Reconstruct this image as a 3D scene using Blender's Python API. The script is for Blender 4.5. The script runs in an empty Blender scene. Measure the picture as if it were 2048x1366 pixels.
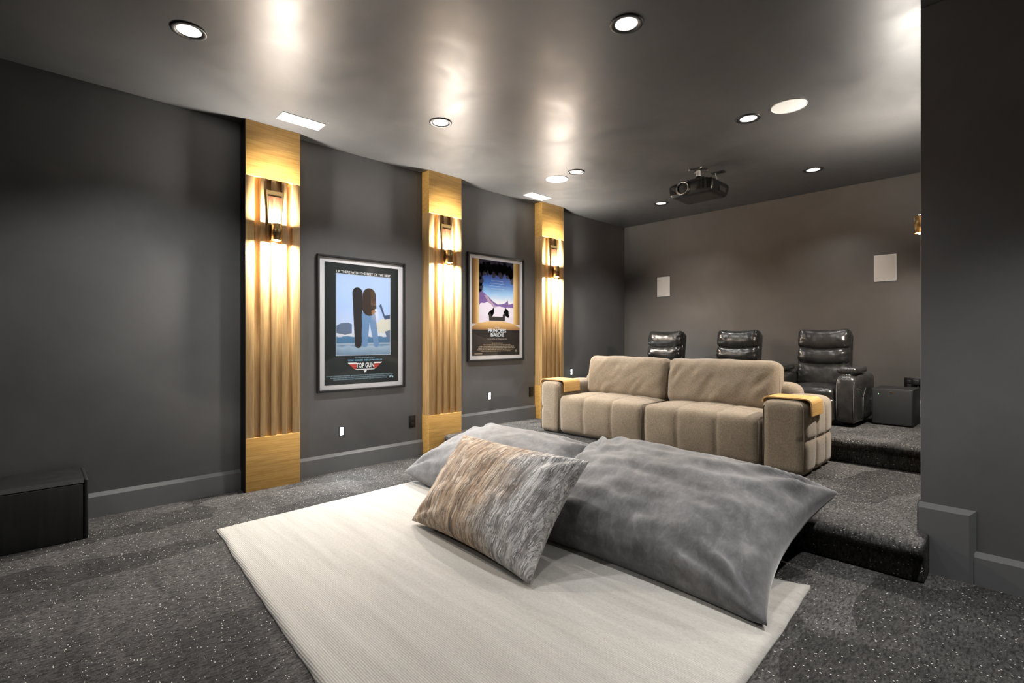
import bpy, bmesh, math, random
from math import pi, sin, cos, radians, exp, sqrt, hypot
from mathutils import Vector, Matrix, noise

random.seed(7)
C = bpy.context.scene.collection

# ---------------------------------------------------------------- camera, world, exposure
YAW = radians(46.2236)
cam_data = bpy.data.cameras.new('camera')
cam = bpy.data.objects.new('camera', cam_data)
C.objects.link(cam)
cam.location = (0, 0, 1.1275)
cam.rotation_euler = (pi / 2, 0, YAW - pi / 2)
cam_data.sensor_width = 36.0
cam_data.lens = 998.52 / 2048 * 36
cam_data.shift_y = -5.15 / 2048
cam_data.clip_start = 0.05
bpy.context.scene.camera = cam

world = bpy.data.worlds.new('world')
bpy.context.scene.world = world
world.use_nodes = True
world.node_tree.nodes['Background'].inputs[0].default_value = (0.5, 0.55, 0.6, 1)
world.node_tree.nodes['Background'].inputs[1].default_value = 0.02

vs = bpy.context.scene.view_settings
vs.view_transform = 'Standard'
vs.look = 'None'
vs.gamma = 1
vs.use_curve_mapping = False
vs.exposure = 0.85

SCONCE_DOWN = 27.0
SCONCE_UP = 22.0
SCONCE_COL = (1.0, 0.93, 0.84)
DOWNLIGHT_W = 27.0
DOWNLIGHT_COL = (1.0, 0.98, 0.96)
STEP_W = 4.0
STEP_COL = (0.86, 0.94, 1.0)

# ---------------------------------------------------------------- room numbers (metres)
H = 2.74
YL = 4.104          # left wall
XB = 6.194          # back wall
XS = 3.126          # short wall facing the front of the room
YR = 0.38           # right wall of the raised part
Z1, Z2 = 0.188, 0.375
XR1, XN1 = 2.952, 2.905
XR2, XN2 = 4.47, 4.43

# ---------------------------------------------------------------- mesh helpers
def link(o, parent=None):
    C.objects.link(o)
    if parent is not None:
        o.parent = parent
    return o

def mesh(name, verts, faces, mat, parent=None, smooth=False, loc=(0, 0, 0), rot=(0, 0, 0), fmats=None, mats=None):
    me = bpy.data.meshes.new(name)
    me.from_pydata([tuple(v) for v in verts], [], faces)
    for m in (mats if mats else [mat]):
        me.materials.append(m)
    if fmats:
        me.polygons.foreach_set('material_index', fmats)
    bm = bmesh.new()
    bm.from_mesh(me)
    bmesh.ops.recalc_face_normals(bm, faces=bm.faces)
    bm.to_mesh(me)
    bm.free()
    if smooth:
        me.polygons.foreach_set('use_smooth', [True] * len(me.polygons))
    me.update()
    o = bpy.data.objects.new(name, me)
    o.location = loc
    o.rotation_euler = rot
    return link(o, parent)

def axis_list(h, r, n):
    r = min(r, h * 0.999)
    e = [0, .1, .3, .6, 1.0] if r > .012 else [0, .35, 1.0]
    a = [-h + r * t for t in e]
    b = [h - r * t for t in reversed(e)]
    mid = []
    if h - r > 1e-4:
        L = 2 * (h - r)
        mid = [-(h - r) + L * i / (n + 1) for i in range(1, n + 1)]
    else:
        b = b[1:]
    return a + mid + b

def rbox_geo(size, r, n=(0, 0, 0), fn=None):
    hx, hy, hz = [s / 2 for s in size]
    r = min(r, hx * .999, hy * .999, hz * .999)
    ax = [axis_list(h, r, k) for h, k in zip((hx, hy, hz), n)]
    N = [len(a) - 1 for a in ax]
    idx, verts = {}, []
    def vid(i, j, k):
        key = (i, j, k)
        if key not in idx:
            p = Vector((ax[0][i], ax[1][j], ax[2][k]))
            q = Vector((max(-(hx - r), min(hx - r, p.x)), max(-(hy - r), min(hy - r, p.y)), max(-(hz - r), min(hz - r, p.z))))
            d = p - q
            nn = d.normalized() if d.length > 1e-9 else Vector((0, 0, 1))
            w = q + nn * r
            if fn:
                w = Vector(fn(w, nn))
            idx[key] = len(verts)
            verts.append(w)
        return idx[key]
    faces = []
    for k in (0, N[2]):
        for i in range(N[0]):
            for j in range(N[1]):
                faces.append((vid(i, j, k), vid(i + 1, j, k), vid(i + 1, j + 1, k), vid(i, j + 1, k)))
    for j in (0, N[1]):
        for i in range(N[0]):
            for k in range(N[2]):
                faces.append((vid(i, j, k), vid(i + 1, j, k), vid(i + 1, j, k + 1), vid(i, j, k + 1)))
    for i in (0, N[0]):
        for j in range(N[1]):
            for k in range(N[2]):
                faces.append((vid(i, j, k), vid(i, j + 1, k), vid(i, j + 1, k + 1), vid(i, j, k + 1)))
    return verts, faces

def rbox(name, size, r, mat, parent=None, loc=(0, 0, 0), rot=(0, 0, 0), n=(0, 0, 0), fn=None, smooth=True):
    v, f = rbox_geo(size, r, n, fn)
    return mesh(name, v, f, mat, parent, smooth, loc, rot)

def span(name, lo, hi, mat, parent=None, r=0.0015, base=(0, 0, 0), **k):
    """bevelled box between two corners (given in the parent's frame shifted by base)"""
    size = [b - a for a, b in zip(lo, hi)]
    loc = [(a + b) / 2 - c for a, b, c in zip(lo, hi, base)]
    return rbox(name, size, r, mat, parent, loc, **k)

def prism_geo(profile, axis, a, b):
    """closed 2-D profile swept along an axis; profile in the two other axes (cyclic order kept simple)"""
    verts = []
    for t in (a, b):
        for (p, q) in profile:
            verts.append({'x': (t, p, q), 'y': (p, t, q), 'z': (p, q, t)}[axis])
    n = len(profile)
    faces = [tuple(range(n)), tuple(range(2 * n - 1, n - 1, -1))]
    for i in range(n):
        j = (i + 1) % n
        faces.append((i, j, n + j, n + i))
    return verts, faces

def merge(parts):
    V, F = [], []
    for v, f in parts:
        o = len(V)
        V += list(v)
        F += [tuple(i + o for i in t) for t in f]
    return V, F

def shift(geo, d):
    d = Vector(d)
    return [Vector(v) + d for v in geo[0]], geo[1]

def lathe_geo(profile, seg=40, close=True):
    verts, faces = [], []
    n = len(profile)
    for s in range(seg):
        a = 2 * pi * s / seg
        for (r, z) in profile:
            verts.append((r * cos(a), r * sin(a), z))
    for s in range(seg):
        t = (s + 1) % seg
        for i in range(n - 1):
            faces.append((s * n + i, t * n + i, t * n + i + 1, s * n + i + 1))
    return verts, faces

def lathe(name, profile, mat, parent=None, loc=(0, 0, 0), rot=(0, 0, 0), seg=40, smooth=True):
    v, f = lathe_geo(profile, seg)
    me = mesh(name, v, f, mat, parent, smooth, loc, rot)
    bm = bmesh.new(); bm.from_mesh(me.data)
    bmesh.ops.remove_doubles(bm, verts=bm.verts, dist=1e-6)
    bmesh.ops.recalc_face_normals(bm, faces=bm.faces)
    bm.to_mesh(me.data); bm.free()
    return me

def tube_geo(pts, r, seg=8):
    pts = [Vector(p) for p in pts]
    verts, faces = [], []
    for i, p in enumerate(pts):
        t = (pts[min(i + 1, len(pts) - 1)] - pts[max(i - 1, 0)]).normalized()
        up = Vector((0, 0, 1)) if abs(t.z) < .9 else Vector((1, 0, 0))
        a = t.cross(up).normalized(); b = t.cross(a).normalized()
        for s in range(seg):
            g = 2 * pi * s / seg
            verts.append(p + a * (r * cos(g)) + b * (r * sin(g)))
    for i in range(len(pts) - 1):
        for s in range(seg):
            t = (s + 1) % seg
            faces.append((i * seg + s, i * seg + t, (i + 1) * seg + t, (i + 1) * seg + s))
    faces.append(tuple(range(seg)))
    faces.append(tuple(range(len(pts) * seg - 1, (len(pts) - 1) * seg - 1, -1)))
    return verts, faces

def thing(name, label, cat, loc=(0, 0, 0), rotz=0, group=None):
    o = bpy.data.objects.new(name, None)
    o.empty_display_size = 0.1
    o.location = loc
    o.rotation_euler = (0, 0, rotz)
    o['label'] = label; o['category'] = cat
    if group: o['group'] = group
    return link(o)

def tag(o, label, cat, group=None):
    o['label'] = label; o['category'] = cat
    if group: o['group'] = group
    return o

def struct(o):
    o['kind'] = 'structure'
    return o

def dup(root, loc, label, rotz=None):
    r = root.copy(); C.objects.link(r)
    r.location = loc
    if rotz is not None: r.rotation_euler = (0, 0, rotz)
    r['label'] = label
    for ch in list(root.children):
        c = ch.copy(); C.objects.link(c); c.parent = r
        for g in ch.children:
            d = g.copy(); C.objects.link(d); d.parent = c
    return r

def nz(x, y, z, s=1.0):
    return noise.noise(Vector((x * s, y * s, z * s)))

# ---------------------------------------------------------------- materials
class NT:
    def __init__(self, name):
        self.m = bpy.data.materials.new(name)
        self.m.use_nodes = True
        self.t = self.m.node_tree
        self.b = self.t.nodes['Principled BSDF']
        self.out = self.t.nodes['Material Output']
    def n(self, kind, **k):
        x = self.t.nodes.new(kind)
        for a, v in k.items():
            setattr(x, a, v)
        return x
    def l(self, a, b):
        self.t.links.new(a, b)
    def coords(self, scale=(1, 1, 1), rot=(0, 0, 0), which='Object'):
        tc = self.n('ShaderNodeTexCoord'); mp = self.n('ShaderNodeMapping')
        mp.inputs['Scale'].default_value = scale
        mp.inputs['Rotation'].default_value = rot
        self.l(tc.outputs[which], mp.inputs['Vector'])
        return mp.outputs['Vector']
    def noise(self, vec, scale, detail=3, rough=.55, dist=0.0):
        x = self.n('ShaderNodeTexNoise')
        x.inputs['Scale'].default_value = scale
        x.inputs['Detail'].default_value = detail
        x.inputs['Roughness'].default_value = rough
        x.inputs['Distortion'].default_value = dist
        self.l(vec, x.inputs['Vector'])
        return x.outputs['Fac']
    def ramp(self, fac, stops, interp='LINEAR'):
        x = self.n('ShaderNodeValToRGB')
        x.color_ramp.interpolation = interp
        e = x.color_ramp.elements
        while len(e) < len(stops): e.new(.5)
        for s, (p, c) in zip(e, stops):
            s.position = p
            s.color = (c[0], c[1], c[2], 1) if not isinstance(c, (int, float)) else (c, c, c, 1)
        self.l(fac, x.inputs['Fac'])
        return x.outputs['Color']
    def math(self, op, a, b=None, clamp=False):
        x = self.n('ShaderNodeMath', operation=op, use_clamp=clamp)
        for i, v in enumerate((a, b)):
            if v is None: continue
            if isinstance(v, (int, float)): x.inputs[i].default_value = v
            else: self.l(v, x.inputs[i])
        return x.outputs[0]
    def mix(self, fac, a, b, blend='MIX'):
        x = self.n('ShaderNodeMix', data_type='RGBA', blend_type=blend)
        for i, v in ((0, fac), (6, a), (7, b)):
            if isinstance(v, (int, float)): x.inputs[i].default_value = v
            elif isinstance(v, tuple): x.inputs[i].default_value = (v[0], v[1], v[2], 1)
            else: self.l(v, x.inputs[i])
        return x.outputs[2]
    def bump(self, height, strength=.3, dist=.01):
        x = self.n('ShaderNodeBump')
        x.inputs['Strength'].default_value = strength
        x.inputs['Distance'].default_value = dist
        self.l(height, x.inputs['Height'])
        self.l(x.outputs['Normal'], self.b.inputs['Normal'])
    def set(self, **k):
        for a, v in k.items():
            s = self.b.inputs[a.replace('_', ' ')]
            if isinstance(v, tuple) and len(v) == 3: v = (*v, 1)
            if isinstance(v, (int, float, tuple)): s.default_value = v
            else: self.l(v, s)
        return self

def plain(name, col, rough=.5, metal=0.0, **k):
    t = NT(name)
    t.set(Base_Color=col, Roughness=rough, Metallic=metal, **k)
    return t.m

def emit(name, col, strength):
    t = NT(name)
    t.set(Base_Color=(.8, .8, .8), Roughness=.4)
    t.b.inputs['Emission Color'].default_value = (*col, 1)
    t.b.inputs['Emission Strength'].default_value = strength
    return t.m

def paint(name, col, rough, var=.12, bump=.05):
    t = NT(name)
    v = t.coords()
    n1 = t.noise(v, 1.3, 4, .6, .6)
    c = t.mix(t.ramp(n1, [(.35, 0.0), (.7, 1.0)]), tuple(x * (1 - var) for x in col), tuple(x * (1 + var) for x in col))
    t.set(Base_Color=c)
    n2 = t.noise(v, 2.2, 5, .6, 1.2)
    r = t.ramp(n2, [(.3, rough - .05), (.7, rough + .06)])
    t.set(Roughness=r)
    t.bump(t.noise(v, 420, 2), bump, .002)
    return t.m

M_wall = paint('charcoal_wall_paint', (.132, .133, .136), .47)
M_wallb = paint('warm_charcoal_wall_paint', (.100, .092, .085), .48)
M_ceil = paint('charcoal_satin_ceiling_paint', (.068, .068, .068), .43, .08, .04)
M_trim = paint('charcoal_satin_trim_paint', (.132, .134, .137), .40, .05, .02)

def carpet():
    t = NT('charcoal_fleck_carpet')
    v = t.coords()
    # nap patches left by the vacuum cleaner
    w = t.n('ShaderNodeTexNoise'); w.inputs['Scale'].default_value = 1.6; w.inputs['Detail'].default_value = 2; w.inputs['Roughness'].default_value = .5
    t.l(v, w.inputs['Vector'])
    vv = t.mix(.28, v, w.outputs['Color'])
    vm = t.n('ShaderNodeMapping'); vm.inputs['Scale'].default_value = (1.7, 4.2, 1); vm.inputs['Rotation'].default_value = (0, 0, .5)
    t.l(vv, vm.inputs['Vector'])
    vo = t.n('ShaderNodeTexVoronoi', feature='F1'); vo.inputs['Scale'].default_value = 1.2
    t.l(vm.outputs['Vector'], vo.inputs['Vector'])
    sep = t.n('ShaderNodeSeparateColor'); t.l(vo.outputs['Color'], sep.inputs[0])
    streak = t.noise(t.coords((7.0, 1.1, 1), (0, 0, .12)), 1.0, 4, .6, .5)
    nap = t.ramp(t.math('ADD', t.math('MULTIPLY', sep.outputs[0], .42), t.math('MULTIPLY', streak, .58)), [(.28, .34), (.48, .58), (.72, 1.0)])
    fine = t.noise(v, 190, 3, .7)
    mid = t.noise(t.coords((36, 105, 36), (0, 0, .35)), 1, 3, .6)
    base = t.ramp(fine, [(.32, (.048, .046, .0445)), (.52, (.118, .113, .109)), (.72, (.185, .178, .171))])
    base = t.mix(1.0, base, t.ramp(mid, [(.36, .28), (.5, .74), (.62, 1.0)]), 'MULTIPLY')
    base = t.mix(1.0, base, nap, 'MULTIPLY')
    # pale flecks
    def flecks(scale, stretch, rot, thr, share):
        m = t.coords((1, stretch, 1), (0, 0, rot))
        x = t.n('ShaderNodeTexVoronoi'); x.inputs['Scale'].default_value = scale
        t.l(m, x.inputs['Vector'])
        s = t.n('ShaderNodeSeparateColor'); t.l(x.outputs['Color'], s.inputs[0])
        near = t.math('LESS_THAN', x.outputs['Distance'], thr)
        pick = t.math('LESS_THAN', s.outputs[0], share)
        return t.math('MULTIPLY', near, pick)
    f = t.math('ADD', flecks(95, .55, .4, .16, .28), flecks(110, .5, 1.7, .15, .22), True)
    col = t.mix(f, base, (.74, .72, .66))
    t.set(Base_Color=col, Roughness=.92)
    t.b.inputs['Specular IOR Level'].default_value = .25
    h = t.math('ADD', t.math('ADD', t.math('MULTIPLY', fine, .5), mid), t.math('MULTIPLY', f, .35))
    t.bump(h, .9, .008)
    return t.m
M_carpet = carpet()

def oak(name, vertical=True, tone=1.0, sat=1.0):
    t = NT(name)
    s = (34, 34, 1.3) if vertical else (1.6, 20, 42)
    v = t.coords(s)
    g = t.noise(v, 1.0, 5, .6, .9)
    v2 = t.coords((140, 140, 5) if vertical else (6, 80, 160))
    g2 = t.noise(v2, 1.0, 3, .6)
    c = t.ramp(g, [(.28, tuple(x * tone for x in (.36, .195, .058))), (.5, tuple(x * tone for x in (.52, .305, .098))), (.74, tuple(x * tone for x in (.62, .39, .145)))])
    c = t.mix(.35, c, t.ramp(g2, [(.35, (.28, .150, .046)), (.6, (.62, .395, .150))]))
    hs = t.n('ShaderNodeHueSaturation'); hs.inputs['Saturation'].default_value = sat
    t.l(c, hs.inputs['Color']); c = hs.outputs['Color']
    t.set(Base_Color=c, Roughness=.46)
    t.bump(g2, .12, .002)
    return t.m
M_oakv = oak('oak_vertical_grain', True, .92, .92)
M_oakh = oak('oak_horizontal_grain', False, 1.0, 1.06)
M_ply = oak('bent_birch_plywood', False, 1.15)

def black_wood():
    t = NT('black_stained_wood')
    v = t.coords((9, 9, 1.0))
    g = t.noise(v, 1.6, 5, .65, 1.6)
    t.set(Base_Color=t.ramp(g, [(.3, (.0045, .0045, .005)), (.7, (.014, .014, .015))]), Roughness=.5)
    t.bump(g, .2, .003)
    return t.m
M_blackwood = black_wood()

def walnut():
    t = NT('walnut_veneer')
    v = t.coords((22, 22, 3))
    g = t.noise(v, 1.3, 4, .6, 2.0)
    t.set(Base_Color=t.ramp(g, [(.3, (.028, .010, .0045)), (.55, (.075, .031, .014)), (.75, (.125, .056, .026))]), Roughness=.4)
    return t.m
M_walnut = walnut()
M_brass = plain('aged_brass', (.22, .15, .065), .38, .85)

def linen():
    t = NT('taupe_woven_upholstery')
    v = t.coords()
    a = t.n('ShaderNodeTexNoise'); a.inputs['Scale'].default_value = 1; a.inputs['Detail'].default_value = 2
    t.l(t.coords((420, 420, 60)), a.inputs['Vector'])
    b = t.noise(t.coords((60, 60, 420)), 1, 2)
    w = t.math('ADD', a.outputs['Fac'], b)
    c = t.ramp(t.math('MULTIPLY', w, .5), [(.34, (.150, .116, .078)), (.52, (.245, .195, .136)), (.68, (.325, .263, .19))])
    big = t.noise(v, 7, 4, .6)
    c = t.mix(1.0, c, t.ramp(big, [(.3, .9), (.7, 1.08)]), 'MULTIPLY')
    t.set(Base_Color=c, Roughness=.9)
    t.b.inputs['Sheen Weight'].default_value = .2
    t.bump(w, .3, .003)
    return t.m
M_linen = linen()
M_linen_seam = plain('taupe_seam_piping', (.20, .165, .125), .9)

def leather():
    t = NT('black_leather')
    v = t.coords()
    g = t.noise(v, 6, 4, .6, .5)
    t.set(Base_Color=t.ramp(g, [(.3, (.014, .0135, .013)), (.7, (.032, .031, .030))]), Roughness=t.ramp(g, [(.3, .20), (.7, .33)]))
    t.b.inputs['Coat Weight'].default_value = .15
    t.b.inputs['Coat Roughness'].default_value = .25
    x = t.n('ShaderNodeTexVoronoi'); x.inputs['Scale'].default_value = 330
    t.l(v, x.inputs['Vector'])
    h = t.math('ADD', t.math('MULTIPLY', x.outputs['Distance'], .12), t.noise(v, 14, 4, .6, .8))
    t.bump(h, .22, .008)
    return t.m
M_leather = leather()

def suede():
    t = NT('grey_velvet_suede')
    v = t.coords()
    n1 = t.noise(v, 5.5, 5, .62, .7)
    n2 = t.noise(t.coords((7, 12, 9)), 2.6, 5, .66, .5)
    f = t.math('ADD', t.math('MULTIPLY', n1, .6), t.math('MULTIPLY', n2, .4))
    t.set(Base_Color=t.ramp(f, [(.36, (.072, .0715, .074)), (.50, (.122, .121, .125)), (.64, (.195, .194, .199))]), Roughness=.85)
    t.b.inputs['Sheen Weight'].default_value = .45
    t.b.inputs['Sheen Roughness'].default_value = .45
    t.bump(t.noise(v, 260, 2), .12, .003)
    return t.m
M_suede = suede()

def rug_mat():
    t = NT('ivory_flatweave_wool')
    v = t.coords()
    ribs = t.n('ShaderNodeTexWave', wave_type='BANDS', bands_direction='X'); ribs.inputs['Scale'].default_value = 38
    ribs.inputs['Distortion'].default_value = 2.2; ribs.inputs['Detail'].default_value = 2; ribs.inputs['Detail Scale'].default_value = 3
    t.l(v, ribs.inputs['Vector'])
    knots = t.noise(t.coords((150, 60, 1)), 1, 2, .6)
    streak = t.noise(t.coords((14, .8, 1)), 1, 4, .65)
    c = t.ramp(streak, [(.3, (.385, .366, .338)), (.7, (.480, .462, .432))])
    c = t.mix(1.0, c, t.ramp(knots, [(.3, .86), (.6, 1.0)]), 'MULTIPLY')
    c = t.mix(1.0, c, t.ramp(ribs.outputs['Fac'], [(0, .97), (.6, 1.0)]), 'MULTIPLY')
    t.set(Base_Color=c, Roughness=.95)
    h = t.math('ADD', t.math('MULTIPLY', ribs.outputs['Fac'], .8), knots)
    t.bump(h, .32, .005)
    return t.m
M_rug = rug_mat()

def bark_cushion():
    """tan to silver jacquard in ragged streaks; object x runs along the long side"""
    t = NT('bark_pattern_jacquard')
    v = t.coords()
    sepv = t.n('ShaderNodeSeparateXYZ'); t.l(v, sepv.inputs[0])
    wob = t.noise(t.coords((2.2, 5, 2)), 1.0, 4, .6, .6)
    st = t.noise(t.coords((26, 2.6, 3)), 1.0, 6, .70, .35)
    st2 = t.noise(t.coords((90, 9, 9)), 1.0, 4, .65, .3)
    tan = t.ramp(st, [(.37, (.060, .032, .016)), (.46, (.25, .145, .075)), (.53, (.47, .32, .20)), (.63, (.66, .53, .40))])
    sil = t.ramp(st, [(.38, (.12, .117, .12)), (.46, (.38, .375, .38)), (.56, (.70, .70, .70))])
    xf = t.math('ADD', t.math('MULTIPLY', sepv.outputs[0], 1.0), t.math('MULTIPLY', t.math('SUBTRACT', wob, .5), .55))
    side = t.ramp(xf, [(.10, 0.0), (.26, 1.0)])
    c = t.mix(side, tan, sil)
    patch = t.noise(t.coords((26, 5.2, 5)), 1.5, 7, .76, .25)
    pm = t.ramp(patch, [(.535, 0.0), (.550, 1.0)])
    c = t.mix(pm, c, t.mix(side, (.64, .52, .41), (.76, .76, .76)))
    rim = t.ramp(patch, [(.505, 0.0), (.530, 1.0), (.550, 1.0), (.565, 0.0)])
    c = t.mix(t.math('MULTIPLY', rim, .75), c, t.mix(side, (.10, .055, .03), (.09, .09, .095)))
    c = t.mix(.22, c, t.ramp(st2, [(.35, (.16, .12, .09)), (.62, (.58, .54, .48))]))
    t.set(Base_Color=c, Roughness=.7)
    h = t.math('ADD', t.math('MULTIPLY', pm, .6), t.math('ADD', st2, st))
    t.bump(h, .9, .014)
    return t.m
M_bark = bark_cushion()

M_black = plain('matt_black', (.010, .010, .010), .45)
M_blackgloss = plain('satin_black_plastic', (.006, .006, .0065), .32)
M_blackmetal = plain('black_frame_metal', (.012, .012, .0125), .55)
M_white = plain('white_enamel', (.82, .82, .80), .45)
M_chrome = plain('chrome', (.75, .75, .75), .15, 1.0)
M_greyplastic = plain('white_plastic', (.7, .7, .68), .4)
M_lens = emit('downlight_lens', (1, .97, .93), .55)
M_bulb = emit('sconce_bulb_glass', (1, .86, .66), 24.0)
M_steplens = emit('step_light_lens', (.9, .97, 1), 14.0)
M_green = emit('green_status_light', (.1, 1, .15), 2.0)
M_copper = plain('copper_badge', (.55, .26, .10), .35, .9)
M_mesh = plain('charcoal_speaker_cloth', (.012, .012, .013), .8)

# ---------------------------------------------------------------- room shell
T = .12
X0, Y0 = -3.2, -2.6          # unseen front and near sides of the room
struct(span('floor', (X0 - T, Y0 - T, -.1), (XB + T, YL + T, 0), M_carpet, r=.001))
struct(span('ceiling', (X0 - T, Y0 - T, H), (XB + T, YL + T, H + .1), M_ceil, r=.001))
struct(span('wall_left', (X0 - T, YL, 0), (XB + T, YL + T, H), M_wall, r=.001))
struct(span('wall_back', (XB, YR, 0), (XB + T, YL, H), M_wallb, r=.001))
struct(span('wall_right', (XS + T, YR - T, 0), (XB + T, YR, H), M_wall, r=.001))
struct(span('wall_short', (XS, Y0, 0), (XS + T, YR, H), M_wall, r=.004))
struct(span('wall_front', (X0 - T, Y0, 0), (X0, YL, H), M_wall, r=.001))
struct(span('wall_near', (X0, Y0 - T, 0), (XS + T, Y0, H), M_wall, r=.001))

def step_geo(xr, xn, top, z0, xb, y0, y1):
    """carpeted platform with a rounded nosing along its front; profile in x,z swept along y"""
    rr = .036
    prof = [(xb, z0), (xr, z0), (xr, top - 2 * rr + .006)]
    cx, cz = xn + rr, top - rr
    for i in range(0, 11):
        a = radians(250 - i * 16)
        prof.append((cx + rr * cos(a), cz + rr * sin(a)))
    prof += [(cx + .01, top), (xb, top)]
    return prism_geo(prof, 'y', y0, y1)
def smooth_step(o):
    m = o.modifiers.new('soften', 'BEVEL'); m.width = .012; m.segments = 3; m.limit_method = 'ANGLE'; m.angle_limit = radians(50)
    return o
g = step_geo(XR1, XN1, Z1, 0, XR2 + .05, .345, YL)
struct(smooth_step(mesh('floor_lower_platform', *g, M_carpet)))
g = step_geo(XR2, XN2, Z2, Z1, XB, YR, YL)
struct(smooth_step(mesh('floor_upper_platform', *g, M_carpet)))

BH = .155
def base_x(name, x0, x1, y, z, sgn=-1, h=BH):
    """baseboard along x on a wall at y; sgn gives the side the room is on"""
    t = .016 * sgn
    prof = [(y, z), (y + t, z), (y + t, z + h - .024), (y + t * .25, z + h), (y, z + h)]
    return struct(mesh(name, *prism_geo(prof, 'x', x0, x1), M_trim))
def base_y(name, y0, y1, x, z, sgn=-1, h=BH):
    t = .016 * sgn
    prof = [(x, z), (x + t, z), (x + t, z + h - .024), (x + t * .25, z + h), (x, z + h)]
    return struct(mesh(name, *prism_geo(prof, 'y', y0, y1), M_trim))
PIL = [(1.120, 0.0), (2.722, 0.0), (4.306, Z1)]
PW = .392
YF = 3.985
base_x('baseboard_left', X0, PIL[0][0], YL, 0)
base_x('baseboard_left_middle', PIL[0][0] + PW, PIL[1][0], YL, 0)
base_x('baseboard_left_raised', PIL[1][0] + PW, PIL[2][0], YL, Z1)
base_x('baseboard_left_upper', PIL[2][0] + PW, XB, YL, Z2)
base_y('baseboard_back', YR, YL, XB, Z2)
base_x('baseboard_right', XS + .02, 4.30, YR, Z1, 1)
base_x('baseboard_right_upper', 4.72, XB, YR, Z2, 1)
base_y('baseboard_short', Y0, .186, XS, 0, h=.152)
# raised piece of the short wall's baseboard with its mitred vertical edge
tt = -.016
prof = [(.386, 0), (.386, .335), (.180, .335), (.180, 0)]
inn = [(.386, 0), (.386, .311), (.204, .311), (.204, 0)]
V = [(XS, a, b) for a, b in prof] + [(XS + tt * .25, a, b) for a, b in prof] + [(XS + tt, a, b) for a, b in inn]
F = [(0, 1, 2, 3), (8, 9, 10, 11)]
for i in range(4):
    j = (i + 1) % 4
    F += [(i, j, 4 + j, 4 + i), (4 + i, 4 + j, 8 + j, 8 + i)]
struct(mesh('baseboard_short_raised', V, F, M_trim))

# ---------------------------------------------------------------- oak pilasters
def pilaster(loc, h0, label, rotz=0, first=None):
    """origin on the wall plane at the middle of the pilaster's foot; room side is local -y"""
    h = H - h0
    d = YL - YF
    b = thing('oak_pilaster', label, 'pilaster', loc, rotz, 'oak wall pilasters with sconces')
    w2 = PW / 2
    zt, zb = 2.333 - h0, (.395 if h0 == 0 else .395 + .188) - h0
    span('lower_panel', (-w2, -d, 0), (w2, -.0005, zb), M_oakh, b, .002)
    span('upper_panel', (-w2, -d, zt), (w2, -.0005, h - .0005), M_oakh, b, .002)
    # fluted panel: recessed backing and five strips with four channels between
    cuts = [0, .058, .100, .136, .178, .214, .256, .292, .334, PW]
    parts = [shift(rbox_geo((PW, d - .026, zt - zb), .001), (0, -(d - .026) / 2 - .0005, (zt + zb) / 2))]
    for i in range(0, 9, 2):
        x0, x1 = cuts[i] - w2, cuts[i + 1] - w2
        parts.append(shift(rbox_geo((x1 - x0, .0245, zt - zb), .002), ((x0 + x1) / 2, -(d - .0015) + .0245 / 2, (zt + zb) / 2)))
    v, f = merge(parts)
    mesh('fluted_panel', v, f, M_oakv, b, True)
    return b
p = pilaster((PIL[0][0] + PW / 2, YL, 0), 0, 'oak pilaster nearest the black cabinet, first along the left wall')
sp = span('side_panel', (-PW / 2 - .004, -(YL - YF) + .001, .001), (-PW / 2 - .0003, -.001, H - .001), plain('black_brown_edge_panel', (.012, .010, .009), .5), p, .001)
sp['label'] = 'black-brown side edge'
pilaster((PIL[1][0] + PW / 2, YL, 0), 0, 'oak pilaster between the two framed posters')
pilaster((PIL[2][0] + PW / 2, YL, Z1), Z1, 'oak pilaster behind the left arm of the taupe sofa')
pilaster((4.512, YR, Z1), Z1, 'oak pilaster mostly hidden behind the edge of the short right wall', pi)

# ---------------------------------------------------------------- sconces
def area_light(name, kind, loc, parent, energy, col, **k):
    ld = bpy.data.lights.new(name, kind)
    ld.energy = energy; ld.color = col
    for a, v in k.items(): setattr(ld, a, v)
    o = bpy.data.objects.new(name, ld)
    o.location = loc
    return link(o, parent)

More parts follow.
